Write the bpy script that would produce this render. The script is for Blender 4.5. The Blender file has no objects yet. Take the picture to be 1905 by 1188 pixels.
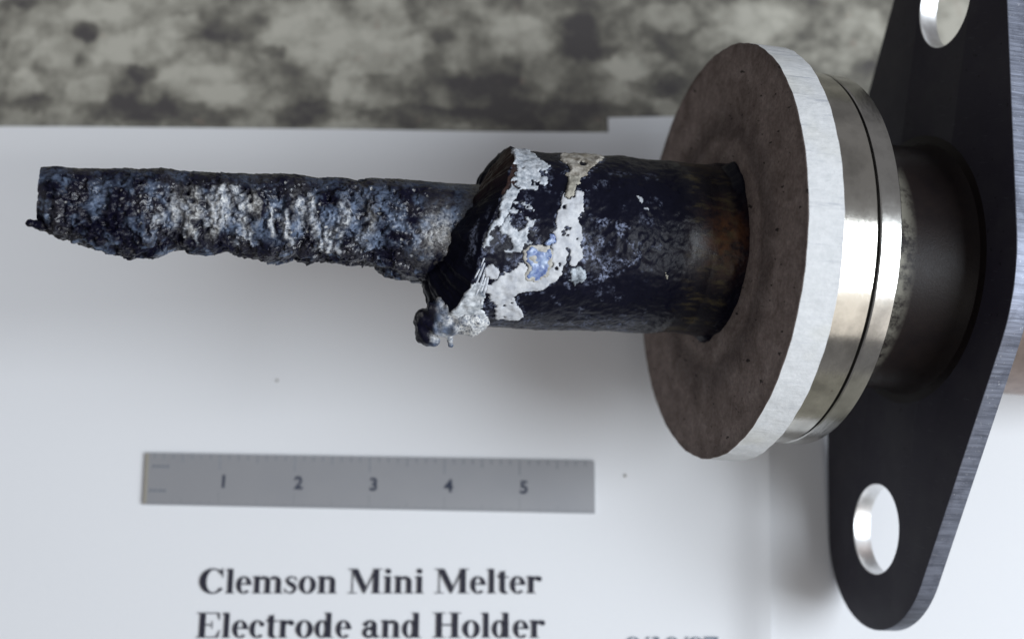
import bpy, bmesh, math
import numpy as np
from mathutils import Matrix, Vector
R = math.radians
S = bpy.context.scene
COL = S.collection
S.unit_settings.system = 'IMPERIAL'
S.unit_settings.scale_length = 0.0254          # one unit is one inch
# ---------------------------------------------------------------- camera
cd = bpy.data.cameras.new('camera'); cam = bpy.data.objects.new('camera', cd); COL.objects.link(cam)
cd.lens, cd.sensor_width = 50, 36
cam.location = (0, 0, 18.745); cam.rotation_euler = (0.3, 0, 0)
cd.clip_start, cd.clip_end = .1, 500
cd.dof.use_dof = True; cd.dof.focus_distance = 15.3; cd.dof.aperture_fstop = .20
S.camera = cam
# ---------------------------------------------------------------- light
S.view_settings.view_transform = 'Standard'; S.view_settings.look = 'None'
S.view_settings.exposure = 0; S.view_settings.gamma = 1
w = bpy.data.worlds.new('World'); S.world = w; w.use_nodes = True
bg = w.node_tree.nodes['Background']
bg.inputs[0].default_value = (.97, .96, 1.0, 1); bg.inputs[1].default_value = .235
def area(name, target, direction, dist, sx, sy, power, col):
    l = bpy.data.lights.new(name, 'AREA'); l.shape = 'RECTANGLE'; l.size, l.size_y = sx, sy
    l.energy = power; l.color = col
    o = bpy.data.objects.new(name, l); COL.objects.link(o)
    d = Vector(direction).normalized(); o.location = Vector(target) + d * dist
    z = d; y = Vector((0, 1, 0)); y = (y - z * y.dot(z)).normalized(); x = y.cross(z)
    o.rotation_euler = Matrix((x, y, z)).transposed().to_euler()
    return o
area('window_light', (2, 5, 1.5), (.705, -.225, .67), 60, 36, 32, 44000, (.865, .93, 1.0))
area('room_lamp', (2, 5, 1.5), (.40, -.62, .67), 62, 58, 40, 8300, (1.0, .945, .88))

# ---------------------------------------------------------------- numpy noise
def _h(ix, iy, iz, seed):
    n = (ix.astype(np.int64) * 374761393 + iy.astype(np.int64) * 668265263 + iz.astype(np.int64) * 2147483647 + seed * 1274126177) & 0xffffffff
    n = ((n ^ (n >> 13)) * 1274126177) & 0xffffffff
    n = ((n ^ (n >> 15)) * 2246822519) & 0xffffffff
    return ((n ^ (n >> 16)) & 0xffffff) / float(0xffffff)
def vn(P, f, seed=0):                         # value noise, -1..1
    P = P * f; i = np.floor(P); u = P - i; u = u * u * u * (u * (u * 6 - 15) + 10); out = 0
    for a in (0, 1):
        for b in (0, 1):
            for c in (0, 1):
                wt = (u[:, 0] if a else 1 - u[:, 0]) * (u[:, 1] if b else 1 - u[:, 1]) * (u[:, 2] if c else 1 - u[:, 2])
                out = out + wt * _h(i[:, 0] + a, i[:, 1] + b, i[:, 2] + c, seed)
    return out * 2 - 1
def fbm(P, f, seed=0, o=4, g=.5):
    t = 0; a = 1; s = 0
    for k in range(o):
        t = t + a * vn(P + 7.3 * k, f * 2.03 ** k, seed + k); s += a; a *= g
    return t / s * 1.6
def worley(P, f, seed=0):                     # F1, F2, cell value
    P = P * f; i = np.floor(P); f1 = np.full(len(P), 9.); f2 = f1.copy(); cv = np.zeros(len(P))
    for a in (-1, 0, 1):
        for b in (-1, 0, 1):
            for c in (-1, 0, 1):
                ix, iy, iz = i[:, 0] + a, i[:, 1] + b, i[:, 2] + c
                d = np.sqrt((ix + _h(ix, iy, iz, seed) - P[:, 0]) ** 2 + (iy + _h(ix, iy, iz, seed + 11) - P[:, 1]) ** 2 + (iz + _h(ix, iy, iz, seed + 23) - P[:, 2]) ** 2)
                near = d < f1
                f2 = np.where(near, f1, np.minimum(f2, d)); cv = np.where(near, _h(ix, iy, iz, seed + 37), cv); f1 = np.where(near, d, f1)
    return f1, f2, cv
def sst(x, a, b):
    t = np.clip((x - a) / (b - a), 0, 1); return t * t * (3 - 2 * t)
def inpoly(x, y, poly):
    r = np.zeros(x.shape, bool); n = len(poly)
    for i in range(n):
        x1, y1 = poly[i]; x2, y2 = poly[i - 1]
        c = (y1 > y) != (y2 > y)
        r ^= c & (x < (x2 - x1) * (y - y1) / ((y2 - y1) if y2 != y1 else 1e-9) + x1)
    return r
# ---------------------------------------------------------------- object helpers
def link(name, me, mat=None, parent=None, smooth=False, attrs=None):
    o = bpy.data.objects.new(name, me); COL.objects.link(o)
    for m in (mat if isinstance(mat, (list, tuple)) else [mat]):
        if m: me.materials.append(m)
    if parent: o.parent = parent
    if smooth: me.polygons.foreach_set('use_smooth', [True] * len(me.polygons))
    for k, v in (attrs or {}).items():
        a = me.attributes.new(k, 'FLOAT', 'POINT'); a.data.foreach_set('value', np.asarray(v, np.float32))
    return o
def mesh(name, V, Fs):
    me = bpy.data.meshes.new(name); me.from_pydata([tuple(v) for v in np.asarray(V).tolist()], [], [tuple(f) for f in (Fs.tolist() if hasattr(Fs, 'tolist') else Fs)]); me.update(); return me
def tag(o, label=None, cat=None, kind=None):
    if label: o['label'] = label
    if cat: o['category'] = cat
    if kind: o['kind'] = kind
    return o
def lathe(name, prof, mat, parent, n=192, slots=None, smooth=True):  # prof: (x, r) closed by caps where r = 0
    V = []; Fs = []; ms = []; m = len(prof)
    for k in range(n):
        t = 2 * math.pi * k / n
        for x, r in prof: V.append((x, -r * math.sin(t), r * math.cos(t)))
    for k in range(n):
        for j in range(m - 1):
            Fs.append((k * m + j, k * m + j + 1, ((k + 1) % n) * m + j + 1, ((k + 1) % n) * m + j)); ms.append(slots[j] if slots else 0)
    me = mesh(name, V, Fs)
    bm = bmesh.new(); bm.from_mesh(me)
    bmesh.ops.remove_doubles(bm, verts=bm.verts, dist=1e-5); bmesh.ops.recalc_face_normals(bm, faces=bm.faces)
    bm.to_mesh(me); bm.free()
    o = link(name, me, mat, parent)
    if slots and len(me.polygons) == len(ms): me.polygons.foreach_set('material_index', ms)
    if smooth:
        me.polygons.foreach_set('use_smooth', [True] * len(me.polygons)); me.set_sharp_from_angle(angle=R(35))
    return o
# ---------------------------------------------------------------- materials
class NT:
    def __init__(s, name):
        s.m = bpy.data.materials.new(name); s.m.use_nodes = True; s.t = s.m.node_tree; s.b = s.t.nodes['Principled BSDF']
        s.tc = s.t.nodes.new('ShaderNodeTexCoord')
    def n(s, typ, **kw):
        d = s.t.nodes.new('ShaderNode' + typ)
        for k, v in kw.items():
            if k.startswith('i_'): s.put(d.inputs[k[2:].replace('_', ' ')], v)
            else: setattr(d, k, v)
        return d
    def put(s, sock, v):
        if isinstance(v, bpy.types.NodeSocket): s.t.links.new(v, sock)
        elif isinstance(v, (tuple, list)) and len(v) == 3 and sock.type == 'RGBA': sock.default_value = (*v, 1)
        else: sock.default_value = v
    def set(s, **kw):
        for k, v in kw.items(): s.put(s.b.inputs[k.replace('_', ' ')], v)
        return s
    def noise(s, scale, detail=5, rough=.6, stretch=(1, 1, 1), dist=0):
        mp = s.n('Mapping'); s.t.links.new(s.tc.outputs['Object'], mp.inputs[0]); mp.inputs['Scale'].default_value = stretch
        d = s.n('TexNoise', i_Scale=scale, i_Detail=detail, i_Roughness=rough, i_Distortion=dist); s.t.links.new(mp.outputs[0], d.inputs['Vector']); return d.outputs['Fac']
    def ramp(s, fac, stops):
        d = s.n('ValToRGB'); s.put(d.inputs[0], fac); e = d.color_ramp.elements
        while len(e) < len(stops): e.new(.5)
        for q, (p, c) in zip(e, stops): q.position = p; q.color = (*c, 1) if not isinstance(c, (int, float)) else (c, c, c, 1)
        return d.outputs[0]
    def mix(s, f, a, b, typ='MIX'):
        d = s.n('Mix', data_type='RGBA', blend_type=typ); s.put(d.inputs[0], f); s.put(d.inputs[6], a); s.put(d.inputs[7], b); return d.outputs[2]
    def math(s, op, a, b=0, c=0):
        d = s.n('Math', operation=op); s.put(d.inputs[0], a); s.put(d.inputs[1], b); s.put(d.inputs[2], c); return d.outputs[0]
    def attr(s, name): return s.n('Attribute', attribute_name=name).outputs['Fac']
    def bump(s, h, strength=.5, dist=.02):
        d = s.n('Bump', i_Strength=strength, i_Distance=dist); s.put(d.inputs['Height'], h); s.put(s.b.inputs['Normal'], d.outputs[0]); return s

# stone bench: pale and dark aggregate in a grey-green matrix, with painted shadow beside the paper
BLOBS = [(965,65,66,38,-20,1),(650,155,38,42,0,1),(250,82,105,28,4,1),(375,150,95,38,-5,1),(575,50,75,62,10,1),(105,95,42,32,10,1),(40,155,32,26,0,1),(700,30,55,55,0,1),(1190,122,80,24,-6,1),(1395,30,75,42,0,1),(1232,188,28,20,0,1),(735,98,55,30,20,1),(180,20,60,26,0,1),(340,45,40,22,0,1),(420,175,70,24,0,1),(1240,30,60,24,0,1),(1330,62,40,18,0,.8),(1600,60,50,40,0,1),(1560,110,60,22,0,.7),(40,100,30,40,0,.8),(160,165,40,30,20,.7),(1780,30,60,60,0,.9),
 (510,92,26,9,0,-1),(262,130,36,16,-30,-1),(430,45,70,30,0,-.8),(870,170,130,40,0,-.9),(1075,60,45,45,0,-1),(150,62,26,16,0,-1),(600,205,90,22,0,-1),(250,205,90,22,0,-.9),(1010,215,160,26,0,-1),(60,190,50,20,0,-.8),(800,60,40,20,0,-.7),(1120,90,40,18,30,-.9),(1220,155,60,20,0,-.8),(30,10,40,12,0,-.8),(780,215,120,22,0,-1),(1440,95,50,14,0,-.6)]  # the low dark row along the sheet edge is shadow painted in
def paper_xy(px, py):
    f = 2646.; d = Vector(((px - 952.5) / f, -(py - 594) / f, -1)); d = Matrix.Rotation(.3, 3, 'X') @ d
    t = -18.745 / d.z; return d.x * t, d.y * t
def stone():
    m = NT('terrazzo_stone')
    co = m.tc.outputs['Object']
    wob = m.n('TexNoise', i_Scale=1.6, i_Detail=4, i_Roughness=.65); m.t.links.new(co, wob.inputs['Vector'])
    va = m.n('VectorMath', operation='MULTIPLY_ADD'); m.t.links.new(wob.outputs['Color'], va.inputs[0]); va.inputs[1].default_value = (.62, .62, 0); m.t.links.new(co, va.inputs[2])
    base = m.noise(1.5, 6, .6)
    acc = m.math('MULTIPLY_ADD', base, 1.45, -.28)
    vo = m.n('TexVoronoi', feature='SMOOTH_F1', i_Scale=.95, i_Smoothness=.35); m.t.links.new(va.outputs[0], vo.inputs['Vector'])
    sep = m.n('SeparateColor'); m.t.links.new(vo.outputs['Color'], sep.inputs[0])
    acc = m.math('ADD', acc, m.math('MULTIPLY_ADD', sep.outputs[0], .30, -.15))
    for px, py, rx, ry, rot, s in BLOBS:
        x, y = paper_xy(px, py); mp = m.n('Mapping', vector_type='TEXTURE')
        k = 130.
        mp.inputs['Location'].default_value = (x + .31, y + .31, 0); mp.inputs['Rotation'].default_value = (0, 0, R(rot)); mp.inputs['Scale'].default_value = (rx / k, ry / k * 1.15, 1e3)
        m.t.links.new(va.outputs[0], mp.inputs[0])
        ln = m.n('VectorMath', operation='LENGTH'); m.t.links.new(mp.outputs[0], ln.inputs[0])
        r = m.n('MapRange', interpolation_type='SMOOTHSTEP'); m.t.links.new(ln.outputs['Value'], r.inputs[0])
        r.inputs[1].default_value = 1.25; r.inputs[2].default_value = .7; r.inputs[3].default_value = 0; r.inputs[4].default_value = .30 * s
        acc = m.math('ADD', acc, r.outputs[0])
    spk = m.noise(5, 5, .65)
    acc = m.math('ADD', acc, m.math('MULTIPLY_ADD', spk, .62, -.31))
    spk2 = m.noise(26, 3, .6); acc = m.math('ADD', acc, m.math('MULTIPLY_ADD', spk2, .3, -.15))
    c = m.ramp(acc, [(.03, (.070, .064, .064)), (.32, (.152, .145, .122)), (.56, (.285, .274, .232)), (.88, (.45, .435, .375))])
    pk = m.noise(2.3, 2); c = m.mix(m.ramp(pk, [(.68, 0), (.74, .35)]), c, (.30, .22, .18))
    m.set(Base_Color=c, Roughness=.55).bump(spk, .15, .01)
    return m.m
def paper_mat():
    m = NT('white_paper'); f = m.noise(40, 6, .7); g = m.noise(.5, 3)
    m.set(Base_Color=m.mix(f, (.735, .75, .775), (.785, .797, .815)), Roughness=.85, Specular_IOR_Level=.25).bump(m.math('ADD', f, m.math('MULTIPLY', g, 2)), .08, .01)
    return m.m
def ink_mat(name, c):
    m = NT(name); f = m.noise(30, 3); m.set(Base_Color=m.mix(f, c, tuple(x * 1.8 for x in c)), Roughness=.6); return m.m
def rod_mat():
    m = NT('glassy_corroded_crust'); fr = m.attr('frost_or_glint'); cr = m.attr('cream'); n1 = m.noise(34, 5, .7); n2 = m.noise(12, 4, .6)
    vo = m.n('TexVoronoi', feature='F1', i_Scale=17.); m.t.links.new(m.tc.outputs['Object'], vo.inputs['Vector'])
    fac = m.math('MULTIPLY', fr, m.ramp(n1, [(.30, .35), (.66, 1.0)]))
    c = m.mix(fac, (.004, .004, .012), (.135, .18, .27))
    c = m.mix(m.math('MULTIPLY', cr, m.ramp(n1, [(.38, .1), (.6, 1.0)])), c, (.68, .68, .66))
    c = m.mix(m.ramp(n2, [(.62, 0), (.75, .35)]), c, (.16, .15, .13))
    m.set(Base_Color=c, Roughness=m.math('MULTIPLY_ADD', fac, .35, m.math('MULTIPLY_ADD', n2, .22, .05)), Specular_IOR_Level=m.ramp(m.noise(3.2, 3, .5), [(.45, .12), (.62, .7)]))
    m.bump(m.math('ADD', m.math('MULTIPLY', vo.outputs['Distance'], .8), m.math('MULTIPLY', n1, .8)), .38, .02)
    return m.m
def sleeve_mat():
    m = NT('blackened_glass_crust'); fr = m.attr('frost_or_glint'); am = m.attr('amber'); sm = m.attr('smooth_zone'); n1 = m.noise(30, 5, .7); n2 = m.noise(7, 5, .65)
    c = m.mix(n2, (.0028, .003, .0075), (.0062, .0066, .015))
    c = m.mix(m.math('MULTIPLY', fr, m.ramp(n1, [(.45, 0), (.62, 1.)])), c, (.20, .23, .33))
    c = m.mix(m.math('MULTIPLY', am, m.ramp(n2, [(.4, .15), (.6, .9)])), c, (.13, .054, .020))
    gold = m.noise(5, 5, .7, (.6, 1.6, 1.6)); c = m.mix(m.math('MULTIPLY', sm, m.ramp(gold, [(.5, 0), (.66, .7)])), c, (.095, .078, .038))
    c = m.mix(m.math('MULTIPLY', m.attr('rust'), n2), c, (.06, .032, .02))
    rg = m.mix(sm, m.math('MULTIPLY_ADD', n1, .42, .12), m.math('MULTIPLY_ADD', n2, .35, .15))
    m.set(Base_Color=c, Roughness=rg, Specular_IOR_Level=m.math('MULTIPLY', m.math('MULTIPLY_ADD', sm, .30, .09), m.math('MULTIPLY_ADD', m.attr('recess'), -.6, 1)))
    m.bump(n1, .13, .02)
    return m.m
def deposit_mat(name, a, b, sc=14, rough=.7, bump=.3, pos=(.35, .65)):
    m = NT(name); n1 = m.noise(sc, 6, .65); n2 = m.noise(sc * 3, 4, .6)
    m.set(Base_Color=m.ramp(n1, [(pos[0], a), (pos[1], b)]), Roughness=rough).bump(n2, bump, .01); return m.m
def disc_face_mat():
    m = NT('scorched_fibre_board'); co = m.tc.outputs['Object']
    n1 = m.noise(3.2, 8, .7, (1, 1, 1), .5); n2 = m.noise(22, 5, .7); n3 = m.noise(5, 3, .5, (1, 2.5, 1))
    c = m.ramp(n1, [(.30, (.135, .103, .091)), (.5, (.240, .190, .171)), (.70, (.345, .286, .262))])
    sp = m.n('SeparateXYZ'); m.t.links.new(co, sp.inputs[0])
    rr = m.math('SQRT', m.math('ADD', m.math('POWER', sp.outputs[1], 2), m.math('POWER', sp.outputs[2], 2)))
    rr = m.math('ADD', rr, m.math('MULTIPLY_ADD', m.noise(1.7, 3), .4, -.2))
    ring = m.ramp(m.math('DIVIDE', rr, 2.5), [(.42, .15), (.49, .0), (.55, .5), (.60, .45), (.70, 0), (.92, 0), (.99, .45)])
    c = m.mix(ring, c, (.048, .036, .036))
    c = m.mix(m.ramp(n3, [(.66, 0), (.70, .85)]), c, (.010, .008, .009))
    c = m.mix(m.ramp(n2, [(.35, .35), (.6, 0)]), c, (.015, .011, .010))
    m.set(Base_Color=c, Roughness=.9, Specular_IOR_Level=.2).bump(m.math('ADD', n2, n3), .35, .015); return m.m
def disc_rim_mat():
    m = NT('white_fibre_board'); n1 = m.noise(3.0, 6, .7, (.35, 5, 5)); n2 = m.noise(26, 4, .6, (.3, 1, 1)); n3 = m.noise(1.1, 3, .5)
    n4 = m.noise(12, 5, .7)
    c = m.ramp(n4, [(.3, (.50, .515, .525)), (.65, (.60, .61, .62))])
    sp = m.n('SeparateXYZ'); m.t.links.new(m.tc.outputs['Object'], sp.inputs[0])
    up = m.ramp(m.math('MULTIPLY_ADD', sp.outputs[1], -.2, .5), [(.45, .25), (.85, 1.0)])     # the stained stretch of the rim
    c = m.mix(m.math('MULTIPLY', m.ramp(n1, [(.56, 0), (.66, .75)]), up), c, (.25, .27, .32))
    c = m.mix(m.ramp(n3, [(.52, 0), (.7, .4)]), c, (.55, .54, .46))
    m.set(Base_Color=c, Roughness=.8, Specular_IOR_Level=.3)
    m.bump(m.math('ADD', n4, n2), .45, .015); return m.m
def steel_mat(name, col, r0, r1, stretch=(1, .25, .25), sc=30, scr=.3, tint=None):
    m = NT(name); n1 = m.noise(sc, 5, .65, stretch); n2 = m.noise(2.2, 5, .6); n3 = m.noise(9, 6, .7)
    c = m.mix(m.ramp(n2, [(.40, 0), (.66, .8)]), col, tuple(x * .55 for x in col))
    if tint: c = m.mix(m.ramp(n3, [(.66, 0), (.72, .8)]), c, tint)
    m.set(Base_Color=c, Metallic=1.0, Roughness=m.math('MULTIPLY_ADD', n3, r1 - r0, r0)).bump(n1, scr, .004); return m.m
def plate_mat():
    m = NT('blued_black_steel'); n1 = m.noise(2.0, 6, .65); n2 = m.noise(60, 4, .7); n3 = m.noise(14, 5, .7, (1, 1, 3))
    c = m.mix(n1, (.013, .0105, .020), (.026, .023, .037)); c = m.mix(m.ramp(n3, [(.62, 0), (.74, .45)]), c, (.055, .055, .06))
    scr = m.noise(7, 3, .5, (1, 9, .6)); c = m.mix(m.ramp(scr, [(.66, 0), (.71, .5)]), c, (.075, .075, .09))
    big = m.noise(.9, 4, .6); c = m.mix(m.ramp(big, [(.45, 0), (.65, .55)]), c, (.036, .034, .042)); dk = m.noise(11, 2, .5); c = m.mix(m.ramp(dk, [(.70, 0), (.73, .9)]), c, (.005, .004, .008))
    m.set(Base_Color=c, Metallic=.0, Roughness=m.math('MULTIPLY_ADD', n1, .3, .42), Specular_IOR_Level=.3).bump(n2, .12, .006); return m.m
def tube_mat():
    m = NT('heat_stained_tube'); n1 = m.noise(4.5, 7, .7); n2 = m.noise(38, 4, .7); sp = m.n('SeparateXYZ'); m.t.links.new(m.tc.outputs['Object'], sp.inputs[0])
    near = m.ramp(m.math('MULTIPLY_ADD', sp.outputs[0], 1.0, 2.3), [(.50, 0), (.86, 1)])   # pale frosting beside the ring
    c = m.mix(n1, (.005, .0042, .006), (.017, .0115, .010))
    c = m.mix(m.math('MULTIPLY', near, m.ramp(n1, [(.40, 0), (.56, .9)])), c, (.36, .35, .29))
    m.set(Base_Color=c, Roughness=m.math('MULTIPLY_ADD', n1, .3, .25), Specular_IOR_Level=.15).bump(n2, .25, .01); return m.m
M_stone, M_paper = stone(), paper_mat()
M_ink, M_date = ink_mat('black_print', (.012, .012, .022)), ink_mat('grey_print', (.10, .13, .17))
M_rod, M_sleeve = rod_mat(), sleeve_mat()
M_white = deposit_mat('white_deposit', (.38, .40, .44), (.56, .575, .60), 9, .8, .25)
M_pale = deposit_mat('pale_grey_deposit', (.20, .23, .27), (.56, .59, .63), 18, .55)
M_tan = deposit_mat('tan_stain', (.17, .15, .12), (.42, .40, .36), 8, .6, .3, (.40, .60))
M_blue = deposit_mat('blue_glass', (.09, .14, .33), (.31, .39, .54), 15, .3, .2, (.38, .62))
M_edge = deposit_mat('ochre_border', (.20, .19, .165), (.42, .40, .34), 12)
M_drip = deposit_mat('frosted_glass_drip', (.035, .045, .06), (.40, .45, .50), 10, .3, .6, (.40, .62))
M_border = deposit_mat('ochre_grey_border', (.26, .25, .22), (.50, .49, .46), 16)
M_fan = deposit_mat('frosted_fan_glass', (.12, .14, .17), (.62, .65, .68), 7, .35, .4, (.35, .58))
M_face, M_rim = disc_face_mat(), disc_rim_mat()
M_steel = steel_mat('turned_steel', (.56, .54, .49), .09, .20, tint=(.20, .18, .15))
M_steel2 = steel_mat('turned_steel_second', (.54, .53, .50), .12, .26)
def edge_mat():
    m = NT('sawn_edge_steel'); n1 = m.noise(5, 3, .6, (.25, 5, .4)); n2 = m.noise(3, 5, .7); n3 = m.noise(24, 4, .7)
    c = m.ramp(n1, [(.36, (.12, .13, .165)), (.62, (.19, .205, .255))]); c = m.mix(m.ramp(n2, [(.5, 0), (.62, .6)]), c, (.07, .075, .10)); c = m.mix(m.ramp(n3, [(.6, 0), (.7, .5)]), c, (.45, .46, .50))
    m.set(Base_Color=c, Metallic=.7, Roughness=.5).bump(n1, .22, .02); return m.m
M_edge_st = edge_mat()
M_hole = steel_mat('bored_steel', (.90, .90, .90), .3, .45, tint=(.30, .18, .10))
M_plate, M_tube = plate_mat(), tube_mat()
M_rear = steel_mat('stained_tube_steel', (.36, .29, .26), .35, .6)
def ruler_mat():
    m = NT('satin_ruler_steel'); n1 = m.noise(20, 4, .6, (.15, 3, 1)); n2 = m.noise(1.2, 3, .5)
    m.set(Base_Color=m.mix(n2, (.40, .41, .44), (.47, .475, .49)), Metallic=.75, Roughness=.55).bump(n1, .1, .004); return m.m
M_ruler = ruler_mat()
M_gasket = ink_mat('dark_gasket', (.006, .005, .006))

# ================================================================ setting
b = bmesh.new(); bmesh.ops.create_cube(b, size=1)
for v in b.verts: v.co = (v.co.x * 60, v.co.y * 60 + 5, -.05 + (v.co.z - .5) * 2)
me = bpy.data.meshes.new('bench_top'); b.to_mesh(me); b.free()
tag(link('bench_top', me, M_stone), kind='structure', label='mottled grey terrazzo bench surface above the paper')

def sheet(name, corners, z0, lift, seed, label):
    nx, ny = 110, 86; u, v = np.meshgrid(np.linspace(0, 1, nx), np.linspace(0, 1, ny)); u = u.ravel(); v = v.ravel()
    c = np.array(corners, float)          # TL, TR, BR, BL
    P = (c[0] * ((1 - u) * v)[:, None] + c[1] * (u * v)[:, None] + c[2] * (u * (1 - v))[:, None] + c[3] * ((1 - u) * (1 - v))[:, None])
    Q = np.c_[P, np.zeros(len(P))]
    z = z0 + .004 * (vn(Q, .4, seed) + 1) * sst(v, .35, .75) + lift(u, v)
    V = np.c_[P[:, 0], P[:, 1] + .012 * vn(Q, .35, seed + 5) * sst(v, .9, 1), z]; th = .005
    n = len(V); idx = np.arange(n).reshape(ny, nx)
    q = np.c_[idx[:-1, :-1].ravel(), idx[:-1, 1:].ravel(), idx[1:, 1:].ravel(), idx[1:, :-1].ravel()]
    Fs = q.tolist() + (q[:, ::-1] + n).tolist()
    for e in (idx[0], idx[-1][::-1], idx[:, 0][::-1], idx[:, -1]):
        for a, bb in zip(e[:-1], e[1:]): Fs.append((a, a + n, bb + n, bb))
    V = np.r_[V, V - [0, 0, th]]
    o = link(name, mesh(name, V, Fs), M_paper, None, True); o.data.set_sharp_from_angle(angle=R(40))
    return tag(o, label, 'paper')
sheet_b = sheet('paper_sheet', [(1.385, 8.84), (12.4, 8.95), (12.35, .45), (1.385, .34)], -.030,
                lambda u, v: .03 * sst(v, .93, 1) ** 2, 3, 'plain white sheet lying under the titled page, on the right')
sheet_a = sheet('paper_sheet', [(-7.45, 8.66), (3.62, 8.55), (3.27, .05), (-7.45, .16)], -.012,
                lambda u, v: .10 * sst(v, .93, 1) ** 2 + .11 * sst(u, .93, 1) ** 2, 8, 'white page printed with the bold serif title, lying uppermost')
# ---------------------------------------------------------------- lettering (bold serif glyphs drawn as polygons, 1000 units to the em)
def rect(a, b_, c, d): return [(a, b_), (c, b_), (c, d), (a, d)]
def ring(cx, cy, ro, so, ri, si, a0=0, a1=360, n=30, dx=0):
    out = []
    for k in range(n):
        t, u = R(a0 + (a1 - a0) * k / n), R(a0 + (a1 - a0) * (k + 1) / n)
        out.append([(cx + ro * math.cos(t), cy + so * math.sin(t)), (cx + ro * math.cos(u), cy + so * math.sin(u)), (cx + dx + ri * math.cos(u), cy + si * math.sin(u)), (cx + dx + ri * math.cos(t), cy + si * math.sin(t))])
    return out
def disk(cx, cy, r, n=18): return [[(cx + r * math.cos(2 * math.pi * k / n), cy + r * math.sin(2 * math.pi * k / n)) for k in range(n)]]
def stem(x0, x1, top, flag=True, ser=52, base=0):
    p = [rect(x0, base, x1, top), rect(x0 - ser, base, x1 + ser, base + 24)]
    if flag: p.append([(x0 - ser, top - 18), (x0 - ser, top - 40), (x0, top - 52), (x0 + 10, top)])
    return p
def arch(x0, x1, th, top=473):          # shoulder from a stem at x0 into a stem whose outer edge is x1
    cx = (x0 + x1) / 2; return ring(cx, top - 150, (x1 - x0) / 2, 150, (x1 - x0) / 2 - th, 95, 0, 150, 18, -th * .0)
def stroke(pts, ws):
    out = []
    P = [Vector(p) for p in pts]; L = []
    for i, p in enumerate(P):
        d = (P[min(i + 1, len(P) - 1)] - P[max(i - 1, 0)]).normalized(); nrm = Vector((-d.y, d.x)); L.append((p + nrm * ws[i] / 2, p - nrm * ws[i] / 2))
    for a, c in zip(L, L[1:]): out.append([tuple(a[0]), tuple(c[0]), tuple(c[1]), tuple(a[1])])
    return out
G = {
 'l': (278, stem(74, 204, 676)),
 'i': (278, stem(74, 204, 473) + disk(139, 610, 72)),
 'e': (444, ring(225, 230, 200, 243, 78, 212, 0, 318, 34) + [rect(120, 238, 420, 274)]),
 'o': (500, ring(250, 230, 225, 243, 94, 213)),
 'c': (444, ring(235, 230, 205, 243, 75, 210, 48, 318) + disk(352, 362, 60)),
 'd': (556, ring(215, 230, 190, 243, 72, 208) + [rect(320, 0, 450, 676), rect(450, 0, 520, 24), rect(266, 652, 330, 676)]),
 'n': (556, stem(70, 200, 473) + arch(160, 482, 130) + [rect(352, 0, 482, 330), rect(300, 0, 534, 24)]),
 'm': (833, stem(66, 196, 473) + arch(156, 478, 130) + [rect(348, 0, 478, 330), rect(296, 0, 530, 24)] + arch(438, 764, 130) + [rect(634, 0, 764, 330), rect(582, 0, 816, 24)]),
 's': (389, stroke([(335, 345), (320, 400), (270, 445), (190, 452), (115, 415), (95, 350), (140, 290), (215, 245), (290, 190), (312, 120), (270, 45), (190, 8), (105, 30), (55, 90), (40, 140)], [16, 24, 34, 44, 60, 76, 104, 128, 112, 80, 62, 46, 34, 24, 14]) + [rect(320, 325, 338, 460), rect(36, 0, 52, 150)]),
 't': (333, [rect(84, 70, 214, 600), rect(20, 430, 312, 466), [(84, 466), (20, 466), (130, 560), (205, 630), (214, 630), (214, 466)]] + ring(214, 95, 130, 108, 2, 50, 180, 315, 12, 10)),
 'r': (444, stem(66, 196, 473) + ring(300, 330, 145, 140, 95, 70, 85, 165, 10) + disk(345, 400, 72)),
 'a': (500, [rect(275, 70, 400, 340)] + ring(240, 340, 160, 133, 35, 100, 0, 150, 16) + disk(112, 360, 62) + ring(190, 135, 160, 148, 52, 90, 40, 320, 24) + [[(275, 270), (275, 300), (150, 255), (110, 215), (160, 190)], [(400, 95), (275, 95), (330, 0), (400, -8), (470, 30), (482, 62), (440, 55), (405, 80)]]),
 'C': (722, ring(390, 338, 350, 352, 200, 314, 38, 325, 40, 30) + [[(640, 440), (664, 440), (656, 690), (632, 690), (600, 600)]] ),
 'M': (944, [rect(120, 0, 150, 660), rect(14, 0, 256, 24), rect(14, 652, 240, 676), [(100, 676), (270, 676), (500, 190), (430, 0)], [(430, 0), (466, 0), (740, 600), (720, 660)], rect(690, 0, 838, 676), rect(640, 0, 924, 24), rect(700, 652, 924, 676)]),
 'E': (667, [rect(95, 0, 245, 676), rect(16, 0, 600, 28), rect(16, 648, 610, 676), [(560, 648), (610, 648), (622, 480), (600, 480), (560, 600)], [(530, 28), (600, 28), (645, 205), (620, 205), (570, 90)], rect(245, 330, 420, 362), rect(410, 240, 434, 450)]),
 'H': (778, [rect(105, 0, 255, 676), rect(524, 0, 674, 676), rect(20, 0, 340, 24), rect(20, 652, 340, 676), rect(438, 0, 758, 24), rect(438, 652, 758, 676), rect(255, 325, 524, 362)]),
 '9': (500, ring(250, 440, 215, 236, 90, 205) + ring(200, 420, 262, 420, 135, 385, -88, 0, 14)),
 '0': (500, ring(250, 338, 222, 338, 92, 308)),
 '1': (500, [rect(190, 0, 315, 676), rect(90, 0, 420, 24), [(190, 676), (70, 615), (75, 590), (190, 620)]]),
 '7': (500, [rect(30, 560, 470, 676), [(30, 560), (52, 560), (70, 440), (30, 440)], [(470, 610), (380, 590), (150, 0), (260, 0)]]),
 '/': (278, [[(0, -20), (60, -20), (278, 690), (218, 690)]]),
 ' ': (250, []),
}
KX = {'d': 1}
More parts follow.
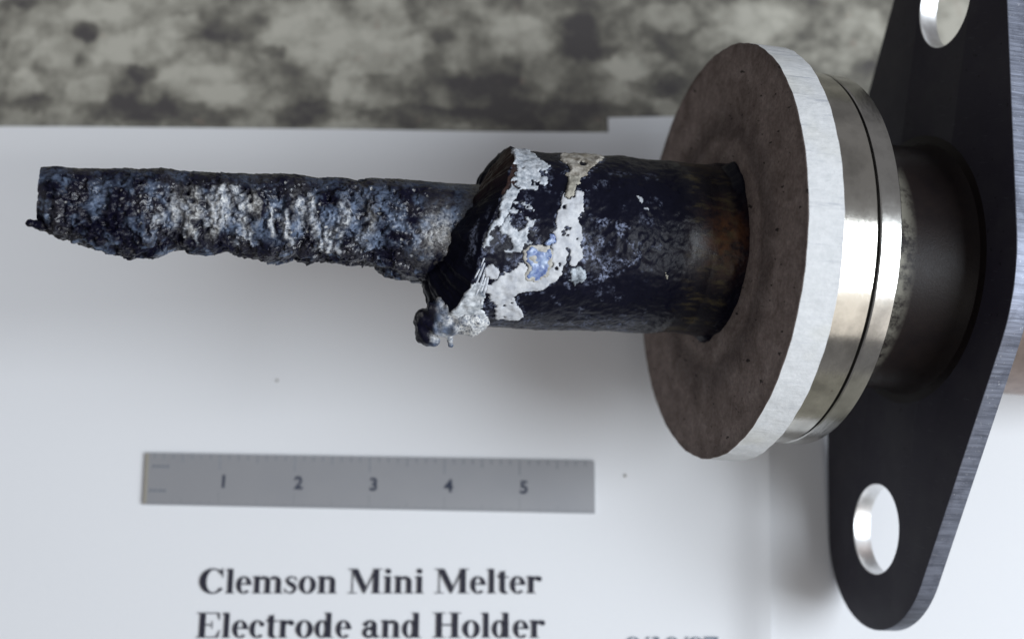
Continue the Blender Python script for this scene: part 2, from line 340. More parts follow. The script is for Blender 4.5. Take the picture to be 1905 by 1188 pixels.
def lettering(name, text, xl, xr, ybase, cap, mat, parent, z0=.006):      # every printed letter a part of the page
    W_ = sum(G[c][0] for c in text); sx = (xr - xl) / (W_ - 40); sy = cap / 676; x = -20; shared = {}
    for c in text:
        if c != ' ':
            if c not in shared:
                V = []; Fs = []
                for k, pl in enumerate(G[c][1]):
                    Fs.append(tuple(range(len(V), len(V) + len(pl)))); V += [(px * sx, py * sy, .0002 * (k % 9)) for px, py in pl]
                o = link(name, mesh(name, V, Fs), mat, parent); shared[c] = o.data
            else:
                o = bpy.data.objects.new(name, shared[c]); COL.objects.link(o); o.parent = parent
            o.location = (xl + x * sx, ybase, z0)
        x += G[c][0]
lettering('title_letter', 'Clemson Mini Melter', -4.085, .395, 2.069, .317, M_ink, sheet_a)
lettering('title_letter', 'Electrode and Holder', -4.075, .435, 1.505, .317, M_ink, sheet_a)
lettering('date_character', '9/10/97', 1.475, 2.665, 1.315, .20, M_date, sheet_a)

for x, y, r_, lb in ((1.51, 3.62, .019, 'small brownish crumb on the page to the right of the ruler'), (-3.2, 4.93, .018, 'tiny brownish crumb on the page above the ruler')):
    b = bmesh.new(); bmesh.ops.create_icosphere(b, subdivisions=2, radius=r_)
    for k, v in enumerate(b.verts): v.co *= .75 + .5 * ((k * 7919) % 13) / 13; v.co.z *= .6
    me = bpy.data.meshes.new('crumb'); b.to_mesh(me); b.free(); o = tag(link('crumb', me, M_edge), lb, 'crumb'); o['group'] = 'crumbs of crust on the page'; o.location = (x, y, -.008 + r_ * .5)
# ---------------------------------------------------------------- ruler
TL, TR, BR, BL = [Vector((*p, 0)) for p in ((-4.903, 3.925), (1.104, 3.815), (1.099, 3.108), (-4.887, 3.231))]
def rp(a, b_, z=0): return (TL.lerp(TR, a / 6)).lerp(BL.lerp(BR, a / 6), b_) + Vector((0, 0, z))
ZR = .036
b = bmesh.new(); vs = [b.verts.new(rp(a, t, z)) for z in (-.004, ZR) for a, t in ((0, 0), (6, 0), (6, 1), (0, 1))]
for f in ((3, 2, 1, 0), (4, 5, 6, 7), (0, 1, 5, 4), (1, 2, 6, 5), (2, 3, 7, 6), (3, 0, 4, 7)): b.faces.new([vs[i] for i in f])
bmesh.ops.recalc_face_normals(b, faces=b.faces); bmesh.ops.bevel(b, geom=b.edges[:], offset=.006, segments=2, affect='EDGES')
me = bpy.data.meshes.new('steel_ruler'); b.to_mesh(me); b.free()
ruler = tag(link('steel_ruler', me, M_ruler), 'short satin steel ruler numbered 1 to 5, flat on the titled page', 'ruler')
V = []; Fs = []
for k in range(1, 48):
    L = .30 if k % 8 == 0 else .17 if k % 4 == 0 else .11
    for t0, t1 in ((.012, L),):
        wd = .011; n = len(V); V += [rp(k / 8 - wd, t0, ZR + .002), rp(k / 8 + wd, t0, ZR + .002), rp(k / 8 + wd, t1, ZR + .002), rp(k / 8 - wd, t1, ZR + .002)]; Fs.append((n, n + 1, n + 2, n + 3))
for k in range(1, 192):
    L = .27 if k % 32 == 0 else .13 if k % 16 == 0 else .08 if k % 4 == 0 else .05
    wd = .003; a = k / 32; n = len(V); V += [rp(a - wd, 1 - L, ZR + .002), rp(a + wd, 1 - L, ZR + .002), rp(a + wd, .99, ZR + .002), rp(a - wd, .99, ZR + .002)]; Fs.append((n, n + 1, n + 2, n + 3))
tag(link('graduation_marks', mesh('graduation_marks', V, Fs), ink_mat('etched_mark', (.17, .18, .20)), ruler), kind='stuff')
link('end_band', mesh('end_band', [rp(*q, ZR + .0018) for q in ((.006, .01), (.045, .01), (.045, .99), (.006, .99))], [(0, 1, 2, 3)]), ink_mat('ochre_end', (.22, .205, .17)), ruler)
def text_mesh(body, size):
    cu = bpy.data.curves.new('t', 'FONT'); cu.body = body; cu.size = size; cu.align_x = 'CENTER'; cu.offset = .007
    o = bpy.data.objects.new('t', cu); COL.objects.link(o); dg = bpy.context.evaluated_depsgraph_get(); dg.update()
    me = bpy.data.meshes.new_from_object(o.evaluated_get(dg)); bpy.data.objects.remove(o); bpy.data.curves.remove(cu); return me
M_num = ink_mat('etched_numeral', (.020, .026, .045))
for k in range(1, 6):
    me = text_mesh(str(k), .235); o = link('numeral', me, M_num, ruler)
    o.location = rp(k + .055, .645, ZR + .0025); o.rotation_euler = (0, 0, R(-1.05))
V = []; Fs = []
for t0 in (.26, .73):                       # two worn, unreadable stamped lines at the zero end
    for j, (wd, hh) in enumerate(((.05, .075), (.045, .05), (.05, .05), (.04, .06))):
        a = .10 + j * .062 - (t0 > .5) * .03; q = [(a, t0 - hh), (a + wd, t0 - hh * .7), (a + wd * .9, t0 + hh * .6), (a + wd * .15, t0 + hh)]
        q2 = [(a, t0 - .018), (a + wd, t0 - .03), (a + wd, t0 + .02), (a, t0 + .035)]
        for dz, qq in ((.002, q2),):
            n = len(V); V += [rp(x, y, ZR + dz) for x, y in qq]; Fs.append((n, n + 1, n + 2, n + 3))
tag(link('worn_stamp', mesh('worn_stamp', V, Fs), ink_mat('faint_mark', (.12, .13, .15)), ruler), kind='stuff')

# ================================================================ electrode and holder
CW = Vector((2.35067672, 5.66508158, 3.12246347))
RM = Matrix(((-0.96477267, -0.09301299, 0.24609404), (-0.0030087, -0.93145464, -0.36384502), (0.26306775, -0.35176816, 0.89836213)))
LOC = RM.to_4x4(); LOC.translation = CW - Vector((3.0, 2.0, 0))
root = bpy.data.objects.new('electrode_holder', None); COL.objects.link(root); root.location = (3.0, 2.0, 0); root.empty_display_size = .5
tag(root, 'corroded electrode in a round holder with white edged disc, steel rings and black mounting plate', 'electrode holder')
def part(o): o.matrix_local = LOC; return o
# local frame: x along the axis to the tip, -y up in the picture, z towards the camera; angle 0 faces the camera, 90 up
def interp(tab, x):
    a = np.array(sorted(tab)); return np.interp(x, a[:, 0], a[:, 1])
def revolve_grid(nx, nt): 
    idx = np.arange(nx * nt).reshape(nx, nt); nxt = np.roll(idx, -1, axis=1)
    return np.stack([idx[:-1], nxt[:-1], nxt[1:], idx[1:]], -1).reshape(-1, 4)[:, ::-1]
# ---------------------------------------------------------------- rod
RT = [(7.507,.215),(7.323,.239),(7.108,.236),(6.923,.262),(6.762,.28),(6.517,.293),(6.246,.335),(6.133,.32),(5.8,.343),(5.407,.366),(5.068,.39),(4.604,.40),(4.373,.42),(4.223,.40),(4.079,.441),(3.664,.465),(3.18,.477),(2.876,.495),(2.2,.5)]
RB = [(7.52,-.33),(7.469,-.335),(7.408,-.438),(7.296,-.512),(7.108,-.523),(6.778,-.595),(6.557,-.633),(6.42,-.632),(6.257,-.596),(6.097,-.513),(5.9,-.536),(5.564,-.513),(5.392,-.544),(5.104,-.566),(4.934,-.528),(4.821,-.495),(4.673,-.523),(4.531,-.476),(4.293,-.508),(3.995,-.53),(3.81,-.598),(3.657,-.645),(3.505,-.656),(3.305,-.652),(2.2,-.66)]
ns, nt = 520, 330
s = np.repeat(np.linspace(2.35, 7.5, ns), nt); th = np.tile(np.linspace(0, 2 * np.pi, nt, endpoint=False), ns)
rt, rb = interp(RT, s), interp(RB, s); c0 = (rt + rb) / 2; r0 = (rt - rb) / 2
def cyl(s, th, r, c): return np.c_[s, -(c + r * np.sin(th)), r * np.cos(th)]
P = cyl(s, th, r0, c0); deg = (np.degrees(th) + 180) % 360 - 180
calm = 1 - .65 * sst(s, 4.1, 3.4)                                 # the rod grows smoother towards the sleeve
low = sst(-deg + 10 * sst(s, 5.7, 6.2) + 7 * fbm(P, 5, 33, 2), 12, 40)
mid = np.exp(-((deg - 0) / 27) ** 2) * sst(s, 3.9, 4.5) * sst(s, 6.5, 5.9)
stretch = np.c_[P[:, 0] * 1.0, P[:, 1] * .28, P[:, 2] * .28]
ridge = fbm(stretch + .06 * np.c_[vn(P, 4, 77), vn(P, 4, 78), vn(P, 4, 79)], 7.5, 4, 3)
f1, f2, cv = worley(P + .02 * np.c_[vn(P, 9, 1), vn(P, 9, 2), vn(P, 9, 3)], 9.5, 5); g1, g2, gv = worley(P, 22, 9); k1, k2, kv = worley(P, 4.6, 14)
big = fbm(P, 2.6, 30, 3); fine = fbm(P, 17, 50, 4)
pit = (1 - sst(f1, .18, .42)) * (cv > .42)
tiny = (1 - sst(g1, .15, .38)) * (gv > .35)
d = (.030 * big + .030 * fine - .034 * pit - .018 * tiny) * calm + .050 * ridge * (mid + .2) * calm
d += low * calm * (.075 * (kv - .5) + .03 * (k2 - k1 - .3))
d *= (1 - .30 * np.abs(np.sin(th)) ** 6) * (1 - .6 * sst(deg, 45, 80))
d *= sst(s, 7.52, 7.35) * .7 + .3
P = cyl(s + .02 * fine * calm, th, r0 + d, c0)
P[:, 0] = np.minimum(P[:, 0], 7.5)
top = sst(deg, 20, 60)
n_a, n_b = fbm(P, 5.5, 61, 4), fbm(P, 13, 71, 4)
frost_or_glint = np.clip(.27 + 1.15 * n_a + .5 * n_b, 0, 1)
frost_or_glint *= 1 - .7 * (1 - sst(g1, .10, .55)) * (gv < .5)
frost_or_glint *= (1 - .66 * top) * (1 - .96 * low * (cv < .88) * (kv < .87)) * (1 - .9 * pit) * (1 - .65 * tiny)
patch = sst(fbm(stretch, 2.2, 91, 3) + .5 * ridge, -.55, .25)
cream = np.clip(mid * patch * (.22 + 1.5 * ridge + .5 * n_b) * .8, 0, .6) * (1 - pit)
wu, wd = s + .05 * vn(P, 5, 95) + .03 * n_b, deg + 9 * vn(P, 5, 96)
for a, d0, d1, wdt in [(5.72,35,-5,.03),(5.62,32,-20,.06),(5.45,33,-35,.045),(5.38,-20,-45,.02),(5.15,20,-25,.03),(4.85,32,-18,.04),(4.73,38,-10,.05),(4.65,0,-50,.04),(4.55,-15,-55,.03),(4.38,15,-10,.04),(6.3,0,-12,.03),(6.05,10,-30,.035),(5.92,-25,-45,.02),(5.57,-45,-60,.02),(4.98,10,-40,.03),(4.45,-20,-50,.03)]:
    k = np.exp(-((wu - a - .0012 * (deg)) / (wdt * .85)) ** 2) * sst(wd, d1 - 6, d1 + 6) * sst(-wd, -d0 - 6, -d0 + 6)
    cream = np.maximum(cream, np.clip(k * (.66 + .6 * fine), 0, .85)); frost_or_glint = np.maximum(frost_or_glint, k)
cream = np.maximum(cream, .55 * np.exp(-((deg + 5) / 28) ** 2) * sst(s, 3.75, 3.35) * sst(s, 2.7, 3.1) * np.clip(.6 + ridge, 0, 1))
cream = np.maximum(cream, (gv > .975) * (g1 < .3) * (np.abs(deg) < 60) * .8 * calm)
Fs = revolve_grid(ns, nt)
nV = len(P); cap = [nV, nV + 1]
V = np.r_[P, [[2.35, -c0[0], 0], [7.485, -c0[-1], 0]]]
Fs = Fs.tolist() + [(nV, k, (k + 1) % nt) for k in range(nt)] + [(nV + 1, (ns - 1) * nt + (k + 1) % nt, (ns - 1) * nt + k) for k in range(nt)]
me = mesh('electrode_rod', V, Fs)
rod = part(link('electrode_rod', me, M_rod, root, True, dict(frost_or_glint=np.r_[frost_or_glint, .2, .2], cream=np.r_[cream, 0, 0])))
me.set_sharp_from_angle(angle=R(70))
def lump(name, balls, mat, parent, voxel, disp, freq, seed, attrs=None):     # several balls fused into one irregular glassy piece
    b = bmesh.new()
    for x, y, z, r in balls: bmesh.ops.create_icosphere(b, subdivisions=3, radius=r, matrix=Matrix.Translation((x, y, z)))
    me = bpy.data.meshes.new('t'); b.to_mesh(me); b.free(); o = bpy.data.objects.new('t', me); COL.objects.link(o)
    md = o.modifiers.new('r', 'REMESH'); md.mode = 'VOXEL'; md.voxel_size = voxel
    sm = o.modifiers.new('s', 'SMOOTH'); sm.iterations = 4; sm.factor = .5
    dg = bpy.context.evaluated_depsgraph_get(); dg.update(); m2 = bpy.data.meshes.new_from_object(o.evaluated_get(dg)); bpy.data.objects.remove(o)
    n = len(m2.vertices); co = np.empty(n * 3, np.float32); m2.vertices.foreach_get('co', co); co = co.reshape(-1, 3).astype(float)
    no = np.empty(n * 3, np.float32); m2.vertex_normals.foreach_get('vector', no); no = no.reshape(-1, 3)
    f1, _, _ = worley(co, freq, seed); co = co + no * (disp * (fbm(co, freq, seed, 3) - 1.2 * (1 - sst(f1, .15, .45))))[:, None]
    m2.vertices.foreach_set('co', co.astype(np.float32).ravel()); m2.update(); m2.name = name
    at = {k: v(co) for k, v in (attrs or {}).items()}
    return link(name, m2, mat, parent, True, at)
lump('glass_bead', [(7.44, .37, .11, .07), (7.50, .37, .12, .05), (7.56, .365, .14, .045)], M_rod, rod, .014, .008, 18, 3, dict(frost_or_glint=lambda c: np.zeros(len(c)), cream=lambda c: np.zeros(len(c))))

# ---------------------------------------------------------------- sleeve
LIP = [(-270,2.55),(-230,2.62),(-180,2.8),(-140,3.0),(-110,3.14),(-90,3.16),(-70,3.2),(-54,3.2),(-47,3.17),(-39,3.11),(-24,3.03),(-14,3.01),(-1,2.98),(13,2.91),(31,2.79),(55,2.64),(77,2.57),(90,2.55)]
SR = [(-.1,1.03),(.1,1.0),(.3,.985),(.7,.985),(1.0,.97),(1.3,.995),(1.45,.975),(1.7,.945),(2.1,.935),(2.55,.93),(2.7,.94),(3.2,.94)]    # up
SL = [(-.1,1.0),(.1,1.0),(.4,.98),(.9,1.01),(1.4,1.035),(1.8,1.045),(2.3,1.07),(2.6,1.075),(3.0,1.10),(3.2,1.10)]                      # down
nS, nC, nt = 300, 70, 580
deg1 = np.linspace(-270, 90, nt, endpoint=False); thr = np.radians(deg1)
lipj = interp(LIP, deg1) + .035 * fbm(np.c_[np.cos(thr), np.sin(thr), 0 * thr], 3.5, 5, 4) + .012 * fbm(np.c_[np.cos(thr), np.sin(thr), 0 * thr], 14, 8, 3)
tS = np.linspace(0, 1, nS)[:, None]
sS = -.06 + (lipj[None, :] + .06) * tS; thS = np.broadcast_to(thr, sS.shape)
def sleeve_r(s, th):
    a, bb = interp(SR, s), interp(SL, s); c = (a - bb) / 2; r = (a + bb) / 2; return c, r
s = sS.ravel(); th = thS.ravel(); c, r = sleeve_r(s, th); P0 = cyl(s, th, r, c); deg = np.degrees(th)
k1, k2, kv = worley(P0, 7, 41); big = fbm(P0, 2.2, 42, 3); fine = fbm(P0, 13, 43, 4)
smooth = sst(s, .78, .55) * sst(s, .09, .2)
rough = (1 - .96 * smooth)
d = rough * (.016 * big + .007 * fine - .008 * (1 - sst(k1, .1, .5)) * (kv > .7))
bz = .10 * np.clip(fbm(P0 * [0, 1, 1], 2.3, 44, 3) * 1.1 + .25, 0, 1) * sst(s, .14, .02)       # ragged collar of crust at the disc
d += bz * (np.abs(np.sin(th)) ** 2 * .8 + .15)
lipz = sst(lipj[None, :].repeat(nS, 0).ravel() - s, .10, 0.0); d += .03 * lipz * (fine * .5 + .3)
Pout = cyl(s, th, r + d, c)
# front face: cone from the lip in to the rod
tC = np.linspace(0, 1, nC)[1:, None]
lr = (r + d).reshape(nS, nt)[-1]; lc = c.reshape(nS, nt)[-1]
c_in = -.08; r_in = .50
sC = lipj[None, :] + tC * (.262 + .045 * np.sin(thr)[None, :]) + .04 * np.sin(np.pi * tC)
rC = lr[None, :] * (1 - tC) + r_in * tC; cC = lc[None, :] * (1 - tC) + c_in * tC
Pc = cyl(sC.ravel(), np.broadcast_to(thr, sC.shape).ravel(), rC.ravel(), cC.ravel())
Pc = Pc + (np.c_[.022 * fbm(Pc, 5, 45, 3), .012 * fbm(Pc, 8, 46, 3), .012 * fbm(Pc, 8, 47, 3)]) * np.repeat(np.sin(np.pi * np.minimum(tC[:, 0] * 1.0, 1)) + .15, nt)[:, None]
P = np.r_[Pout, Pc]; nO = len(Pout)
# material masks
u_, v_ = s + .035 * fbm(P0, 11, 51, 3), deg + 2.3 * fbm(P0, 11, 52, 3)
def poly(L, g=0):
    r = inpoly(u_, v_, L)
    if g:
        for a in range(8): r |= inpoly(u_ + g * math.cos(a * math.pi / 4), v_ + g / .0183 * math.sin(a * math.pi / 4), L)
    return r
PT = dict(
P1=[(2.56,78),(2.40,80),(2.36,60.93),(2.27,56.26),(2.26,51.44),(2.36,45.33),(2.32,38.7),(2.43,33.72),(2.53,35.08),(2.61,33.83),(2.67,35.47),(2.61,46.49),(2.62,53.7),(2.63,62.53)],
P1b=[(2.64,44.73),(2.75,31.07),(2.85,17.09),(2.93,5.33),(3.0,-4.94),(2.93,-5.9),(2.85,2.79),(2.75,15.07),(2.65,26.34),(2.58,34.58)],
P2=[(2.7,20.11),(2.54,22.24),(2.49,17.8),(2.52,11.9),(2.44,8.91),(2.53,5.1),(2.62,.17),(2.42,-1.01),(2.41,-3.23),(2.59,-4.69),(2.71,-4.69),(2.69,2.07),(2.79,5.96),(2.74,9.6),(2.72,14.21)],
P3=[(2.08,34.05),(1.89,33.94),(1.93,22.15),(1.99,17.04),(1.96,12.58),(1.95,8.11),(1.97,3.47),(1.92,-7.54),(1.95,-12.3),(2.0,-11.41),(2.04,-3.62),(2.09,-.49),(2.11,-6.21),(2.11,-11.91),(2.14,-20.42),(2.2,-25.78),(2.33,-30.44),(2.5,-34.18),(2.58,-34.65),(2.55,-42.1),(2.47,-46.7),(2.38,-53.98),(2.46,-58.16),(2.63,-58.55),(2.7,-46.49),(2.79,-38.85),(2.86,-29.3),(2.75,-23.56),(2.64,-19.32),(2.55,-14.15),(2.46,-22.7),(2.34,-23.3),(2.23,-14.3),(2.21,-3.32),(2.16,1.43),(2.26,5.9),(2.19,9.12),(2.2,13.6),(2.15,20.9),(2.13,28.39)],
HOLE=[(2.14,8.4),(2.06,8.4),(2.07,6.1),(2.13,5.9)],
BLUE=[(2.50,-5.4),(2.27,-4.74),(2.25,-8.04),(2.27,-18.65),(2.34,-22.07),(2.45,-21.48),(2.46,-14.89),(2.51,-9.4)],
BLUEB=[(2.56,-3.8),(2.22,-3.4),(2.20,-8),(2.23,-20),(2.33,-24.5),(2.47,-23.5),(2.54,-21),(2.52,-15),(2.57,-9.6)],
BLUE2=[(2.31,3.42),(2.2,4.55),(2.21,-1.1),(2.26,-3.58),(2.3,-.4)],
P4=[(2.02,74),(1.58,87),(1.52,80),(1.71,59.25),(1.85,49.68),(1.97,43.59),(2.05,47.08),(1.99,54.1),(2.04,62.58)],
TAN=[(2.05,46),(1.90,46),(1.96,36.25),(2.06,27.56),(2.10,29)],
P5=[(1.99,-14.86),(1.87,-13.67),(1.82,-21.23),(1.91,-26.18),(1.99,-23.35)],
P6=[(2.95,-17.33),(2.87,-15.77),(2.76,-18.75),(2.79,-23.77),(2.88,-24.29)],
FAN=[(3.2,-40),(3.1,-29),(2.95,-27),(2.88,-36),(2.86,-50),(2.80,-60),(2.72,-75),(2.9,-85),(3.2,-80)])
GLINTS = [(1.95,-22),(1.78,-24),(1.45,-18),(1.2,-5),(1.3,10),(1.6,16),(1.9,18),(1.95,4)]
n13 = fbm(P0, 10, 53, 4)
frost_or_glint = np.clip(inpoly(u_, v_, GLINTS) * sst(n13, -.05, .5), 0, 1)  # bluish glints of the rough glass, painted into the crust colour
frost_or_glint = np.maximum(frost_or_glint, .4 * sst(fbm(P0, 8, 57, 4), .40, .8) * (s > 1.0) * (np.abs(deg) < 60))
frost_or_glint = np.maximum(frost_or_glint, .5 * sst(-deg, 45, 70) * sst(n13, -.4, .4) * (s > .9) * (deg > -100))
frost_or_glint = np.maximum(frost_or_glint, .8 * inpoly(u_, v_, [(2.95, 2), (2.55, 8), (2.55, -16), (2.75, -28), (3.0, -20)]) * sst(n13, .0, .6))
amber = np.exp(-((s - .27) / .24) ** 2 - ((deg - 8) / 20) ** 2)
rust = inpoly(u_, v_, [(2.85, 28), (2.66, 50), (2.6, 80), (2.4, 80), (2.55, 45), (2.7, 26)]) * .9
z_ = np.zeros(len(Pc)); tq = np.repeat(tC[:, 0], nt); coneth = np.degrees(np.broadcast_to(thr, sC.shape).ravel())
coneF = .8 * sst(tq, .08, .14) * sst(-tq, -.36, -.24) * sst(coneth, -22, -8) * sst(-coneth, -24, -10) * sst(fbm(Pc * [1, .4, 1], 9, 58, 3), -.2, .3)
rustC = sst(coneth, 25, 60) * .8
halo = np.maximum.reduce([poly(PT[k], .07) for k in ('P1', 'P1b', 'P2', 'P3', 'P4', 'P5', 'FAN')]); frost_or_glint = np.maximum(frost_or_glint, .65 * halo * sst(n13 + .6 * fbm(P0, 20, 59, 3), -.1, .5))
at = dict(recess=np.r_[0 * s, 0 * z_ + 1], frost_or_glint=np.r_[frost_or_glint, coneF], amber=np.r_[amber, z_], smooth_zone=np.r_[smooth, z_], rust=np.r_[rust, rustC])
me = mesh('sleeve_crust', P, revolve_grid(nS + nC - 1, nt))
sleeve = part(link('sleeve_crust', me, M_sleeve, root, True, at))
# deposits: patches lying on the crust, each its own raised flake
GF = revolve_grid(nS, nt)
rad = np.c_[np.zeros(nO), -np.sin(th), np.cos(th)]
def deposit(name, mask, mat, thick, seed, label=None, rough_=.5):
    sel = mask[GF].all(1); q = GF[sel]
    if len(q) < 4: return None
    used = np.unique(q); mp = np.full(nO, -1); mp[used] = np.arange(len(used)); q2 = mp[q]
    cnt = {}
    for f in q2.tolist():
        for a, b_ in zip(f, f[1:] + f[:1]): cnt[(a, b_)] = 1
    bd = [e for e in cnt if (e[1], e[0]) not in cnt]
    edge = np.zeros(len(used), bool)
    for a, b_ in bd: edge[a] = edge[b_] = True
    base = Pout[used]; nr = rad[used]
    h = thick * (1 + rough_ * fbm(base, 12, seed, 3)) * np.where(edge, .55, 1)
    V = np.r_[base + nr * np.maximum(h, .003)[:, None], base - nr * .01]; n = len(used)
    Fs = q2.tolist() + [(b_, a, a + n, b_ + n) for a, b_ in bd]
    return tag(link(name, mesh(name, V, Fs), mat, sleeve, True), label)
mB, mB2 = poly(PT['BLUE'], .018), poly(PT['BLUE2'], .012)
mBB = poly(PT['BLUE'], .045)
mTan = poly(PT['TAN'])
mW = poly(PT['P3'], .028) & (fbm(P0, 6.5, 67, 4) > -.92) & ~poly(PT['HOLE']) & ~mTan
deposit('white_deposit', mW, M_white, .016, 101, 'large branching chalk white deposit')
deposit('pale_deposit', poly(PT['P1'], .03) & (fbm(P0, 9, 63, 3) > -.75), M_pale, .022, 102, 'pale grey patch at the upper lip')
deposit('ridge_deposit', poly(PT['P1b'], .005) & (fbm(P0, 8, 64, 3) > -.5), M_pale, .03, 103, 'thin pale line along the broken lip')
deposit('pale_deposit', poly(PT['P2'], .05) & (fbm(P0, 8, 65, 4) > -.10) & ~mW & ~mB & ~mBB & ~mB2, M_pale, .022, 104, 'speckled pale patch in the middle of the sleeve')
deposit('blue_crystal', mB, M_blue, .030, 105, 'bright blue glass patch')
deposit('blue_crystal', mB2, M_blue, .026, 106, 'small blue glass patch')
deposit('ochre_border', mBB, M_border, .023, 107)
deposit('tan_deposit', poly(PT['P4'], .02) & (fbm(P0, 6, 66, 4) > -.45), M_tan, .02, 108, 'tan and grey stain at the upper edge')
deposit('tan_deposit', mTan, M_edge, .024, 109, 'ochre streak above the white deposit')
deposit('pale_deposit', poly(PT['P5']), M_drip, .02, 110, 'blue grey patch at the foot of the white deposit')
deposit('pale_deposit', poly(PT['P6']), M_white, .02, 111, 'small pale patch beside the lip')
deposit('frosted_fan', poly(PT['FAN'], .02), M_fan, .02, 112, 'frosted fan of glass running to the drip')
for i, (a, t, rr_) in enumerate([(1.27, 31, .028), (1.22, 24, .02), (1.02, 22, .012), (.98, 20, .012), (1.17, -13, .014), (.87, -9, .016), (.92, -16, .022)]):
    dd = np.hypot((u_ - a), (v_ - t) * .0175)
    deposit('cream_speck', (dd < rr_ * (1 + .8 * n13)), M_edge if i > 2 else M_pale, .010, 120 + i)
# glass drip hanging off the lower end of the lip
fr = dict(frost_or_glint=lambda c: np.clip(.75 + .7 * fbm(c, 5, 88, 3) - 1.1 * sst(c[:, 0], 3.28, 3.40), 0, 1), cream=lambda c: np.clip(.45 + .9 * fbm(c, 6, 89, 3) - .9 * sst(c[:, 0], 3.26, 3.38), 0, 1))
lump('glass_drip', [(2.88, .96, .45, .17), (2.98, .98, .43, .19), (3.08, .98, .40, .20), (3.18, 1.0, .36, .19), (3.28, 1.02, .33, .17), (3.36, 1.03, .30, .15), (3.40, 1.10, .28, .13), (3.36, 1.20, .27, .105), (3.29, 1.25, .27, .085), (3.12, 1.08, .34, .13), (2.98, 1.03, .38, .13), (3.30, .92, .42, .14), (3.20, .86, .48, .15), (3.10, .84, .52, .14)], M_rod, sleeve, .020, .030, 8, 90, fr)
lump('glass_spur', [(3.12, 1.18, .32, .05), (3.10, 1.23, .30, .04), (3.085, 1.29, .30, .03)], M_rod, sleeve, .012, .006, 20, 91, fr)
lump('crust_lump', [(3.24, .58, .20, .17), (3.25, .70, .18, .16), (3.22, .84, .22, .16), (3.16, .70, .38, .17), (3.27, .90, .2, .12), (3.28, .64, .05, .13)], M_sleeve, sleeve, .025, .03, 6, 97)
STK = []
b = bmesh.new()                                     # glassy icicle streaks between lip and drip
for i, (a0, t0, a1, t1_, wd) in enumerate([(2.955, -15, 3.04, -38, .014), (2.93, -18, 2.985, -40, .018), (2.91, -20, 2.94, -41, .015), (2.89, -22, 2.90, -46, .018), (2.965, -12, 3.075, -34, .011)]):
    pr = []
    for k in range(13):
        f = k / 12; a = a0 + (a1 - a0) * f; t = R(t0 + (t1_ - t0) * f); cc, rr_ = sleeve_r(np.array([a]), t); rr_ = rr_[0] + .008; wv = wd * (1.1 - .5 * abs(2 * f - .8))
        ctr = Vector((a, -(cc[0] + rr_ * math.sin(t)), rr_ * math.cos(t))); nr = Vector((0, -math.sin(t), math.cos(t))); sd = Vector((1, 0, 0))
        pr.append([b.verts.new(ctr + sd * wv * math.cos(q * math.pi / 3) + nr * wv * math.sin(q * math.pi / 3)) for q in range(6)])
    for p_, q_ in zip(pr, pr[1:]):
        for k in range(6): b.faces.new((p_[k], p_[(k + 1) % 6], q_[(k + 1) % 6], q_[k]))
    b.faces.new(pr[0]); b.faces.new(pr[-1][::-1])
bmesh.ops.recalc_face_normals(b, faces=b.faces)
me = bpy.data.meshes.new('glass_streaks'); b.to_mesh(me); b.free(); link('glass_streaks', me, deposit_mat('pale_glass_streak', (.25, .28, .33), (.72, .75, .80), 9, .25), sleeve, True)

# ---------------------------------------------------------------- disc, rings, tube
RD = 2.406; T1 = .411
pr = [(0, 0)] + [(0, .3 + .15 * k) for k in range(14)] + [(0, RD - .012), (-.010, RD)] + [(-T1 * k / 8, RD) for k in range(1, 8)] + [(-T1 + .008, RD), (-T1, RD - .01), (-T1, 0)]
disc = lathe('fibre_disc', pr, [M_face, M_rim], None, 256)
me = disc.data; nf = len(me.polygons)
mi = [0 if (p.center.x > -.006 and abs(p.normal.x) > .5) else 1 for p in me.polygons]; me.polygons.foreach_set('material_index', mi)
for v in me.vertices:
    q = math.hypot(v.co.y, v.co.z)
    if q > RD - .05:
        a = math.atan2(v.co.y, v.co.z); k = 1 + .0022 * math.sin(5 * a + 1) + .0016 * math.sin(23 * a) + .0012 * math.sin(61 * a + v.co.x * 9)
        v.co.y *= k; v.co.z *= k
disc.parent = root; part(disc); disc['label'] = 'scorched brown faced disc with a chalky white rim'
def ring_part(name, x0, x1, r, mat, label, bev=.012):
    o = lathe(name, [(x0, r - .5), (x0, r - bev), (x0 - bev, r), (x1 + bev, r), (x1, r - bev), (x1, r - .5)], mat, root, 256); part(o); o['label'] = label; return o
ring_part('steel_ring', -T1 - .022, -.912, 2.185, M_steel, 'wider bright steel ring against the white disc')
ring_part('steel_ring', -.948, -1.19, 2.18, M_steel2, 'narrower steel ring behind the dark groove')
part(lathe('gasket', [(-.40, 0), (-.40, 2.12), (-1.15, 2.12), (-1.15, 0)], M_gasket, root, 128))
part(lathe('holder_tube', [(-1.17, 1.0), (-1.17, 1.45), (-1.27, 1.47), (-2.40, 1.46), (-2.54, 1.52), (-2.556, 1.62), (-2.56, 1.0)], M_tube, root, 160))
part(lathe('rear_tube', [(-2.79, .6), (-2.80, 1.42), (-6.2, 1.42), (-6.22, 1.40), (-6.22, 1.2), (-6.0, .0)], M_rear, root, 128))
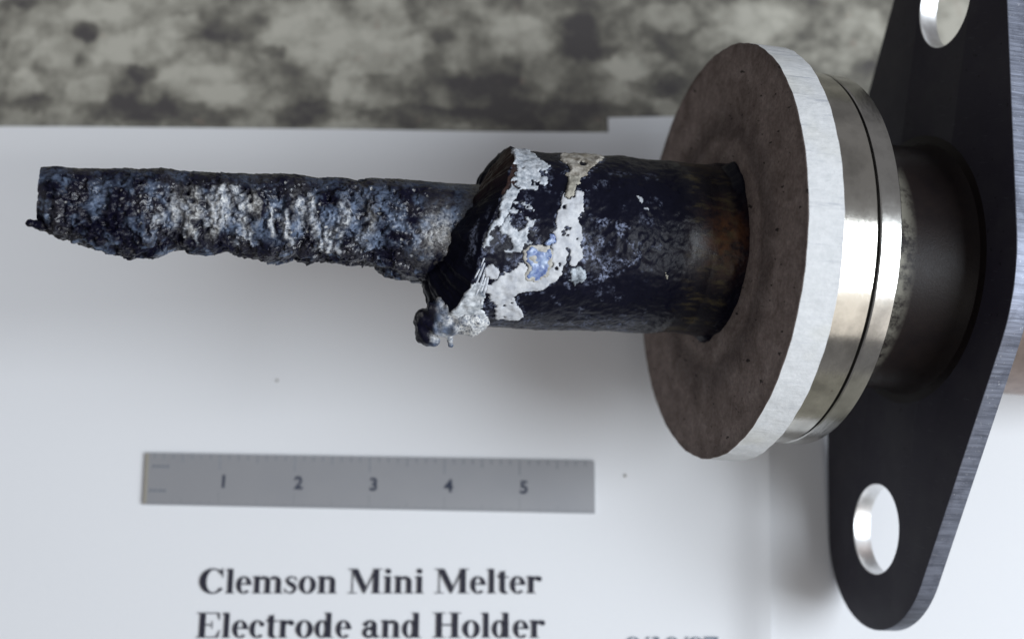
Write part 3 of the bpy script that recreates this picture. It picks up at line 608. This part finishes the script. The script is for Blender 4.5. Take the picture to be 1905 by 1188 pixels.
# ---------------------------------------------------------------- mounting plate
HD, HR_, LR, CR, PTk = 3.218, .5475, 1.225, 2.17, .235
def outline():
    sa = (CR - LR) / HD; al = math.asin(sa); pts = []
    def arc(cx, r, a0, a1, n):
        for k in range(n + 1):
            a = a0 + (a1 - a0) * k / n; pts.append((cx + r * math.cos(a), r * math.sin(a)))
    arc(HD, LR, -(math.pi / 2 - al), math.pi / 2 - al, 40)
    arc(0, CR, math.pi / 2 - al, math.pi / 2 + al, 26)
    arc(-HD, LR, math.pi / 2 + al, 3 * math.pi / 2 - al, 40)
    arc(0, CR, 3 * math.pi / 2 - al, 3 * math.pi / 2 + al, 26)
    return pts
def spline(cu, pts):
    sp = cu.splines.new('POLY'); sp.points.add(len(pts) - 1); sp.use_cyclic_u = True
    for p_, q_ in zip(sp.points, pts): p_.co = (*q_, 0, 1)
cu = bpy.data.curves.new('plate', 'CURVE'); cu.dimensions = '2D'; cu.fill_mode = 'BOTH'; cu.extrude = PTk / 2 - .014; cu.bevel_depth = .014; cu.bevel_resolution = 2; cu.offset = -.014
spline(cu, outline())
for hx in (HD, -HD): spline(cu, [(hx + HR_ * math.cos(2 * math.pi * k / 72), HR_ * math.sin(2 * math.pi * k / 72)) for k in range(72)][::-1])
o = bpy.data.objects.new('plate', cu); COL.objects.link(o); dg = bpy.context.evaluated_depsgraph_get(); dg.update()
me = bpy.data.meshes.new_from_object(o.evaluated_get(dg)); bpy.data.objects.remove(o); me.name = 'mounting_plate'
bm = bmesh.new(); bm.from_mesh(me); bmesh.ops.remove_doubles(bm, verts=bm.verts, dist=1e-4); bmesh.ops.recalc_face_normals(bm, faces=bm.faces); bm.to_mesh(me); bm.free()
me.materials.clear()
av = Vector((0, -.999252, .038662)); bv = Vector((1, 0, 0)).cross(av)
plate = link('mounting_plate', me, [M_plate, M_edge_st, M_hole], root)
for p in me.polygons:
    c = p.center
    if abs(p.normal.z) > .85: p.material_index = 0
    else: p.material_index = 2 if min(math.hypot(c.x - HD, c.y), math.hypot(c.x + HD, c.y)) < HR_ + .03 else 1
for v in me.vertices:
    x, y, z = v.co; v.co = av * x + bv * y + Vector((-2.556 - PTk / 2 + z, 0, 0))
me.update()
bm = bmesh.new(); bm.from_mesh(me); bmesh.ops.recalc_face_normals(bm, faces=bm.faces); bm.to_mesh(me); bm.free()
me.polygons.foreach_set('use_smooth', [True] * len(me.polygons)); me.set_sharp_from_angle(angle=R(30))
part(plate); plate['label'] = 'black diamond shaped plate with two round bolt holes'
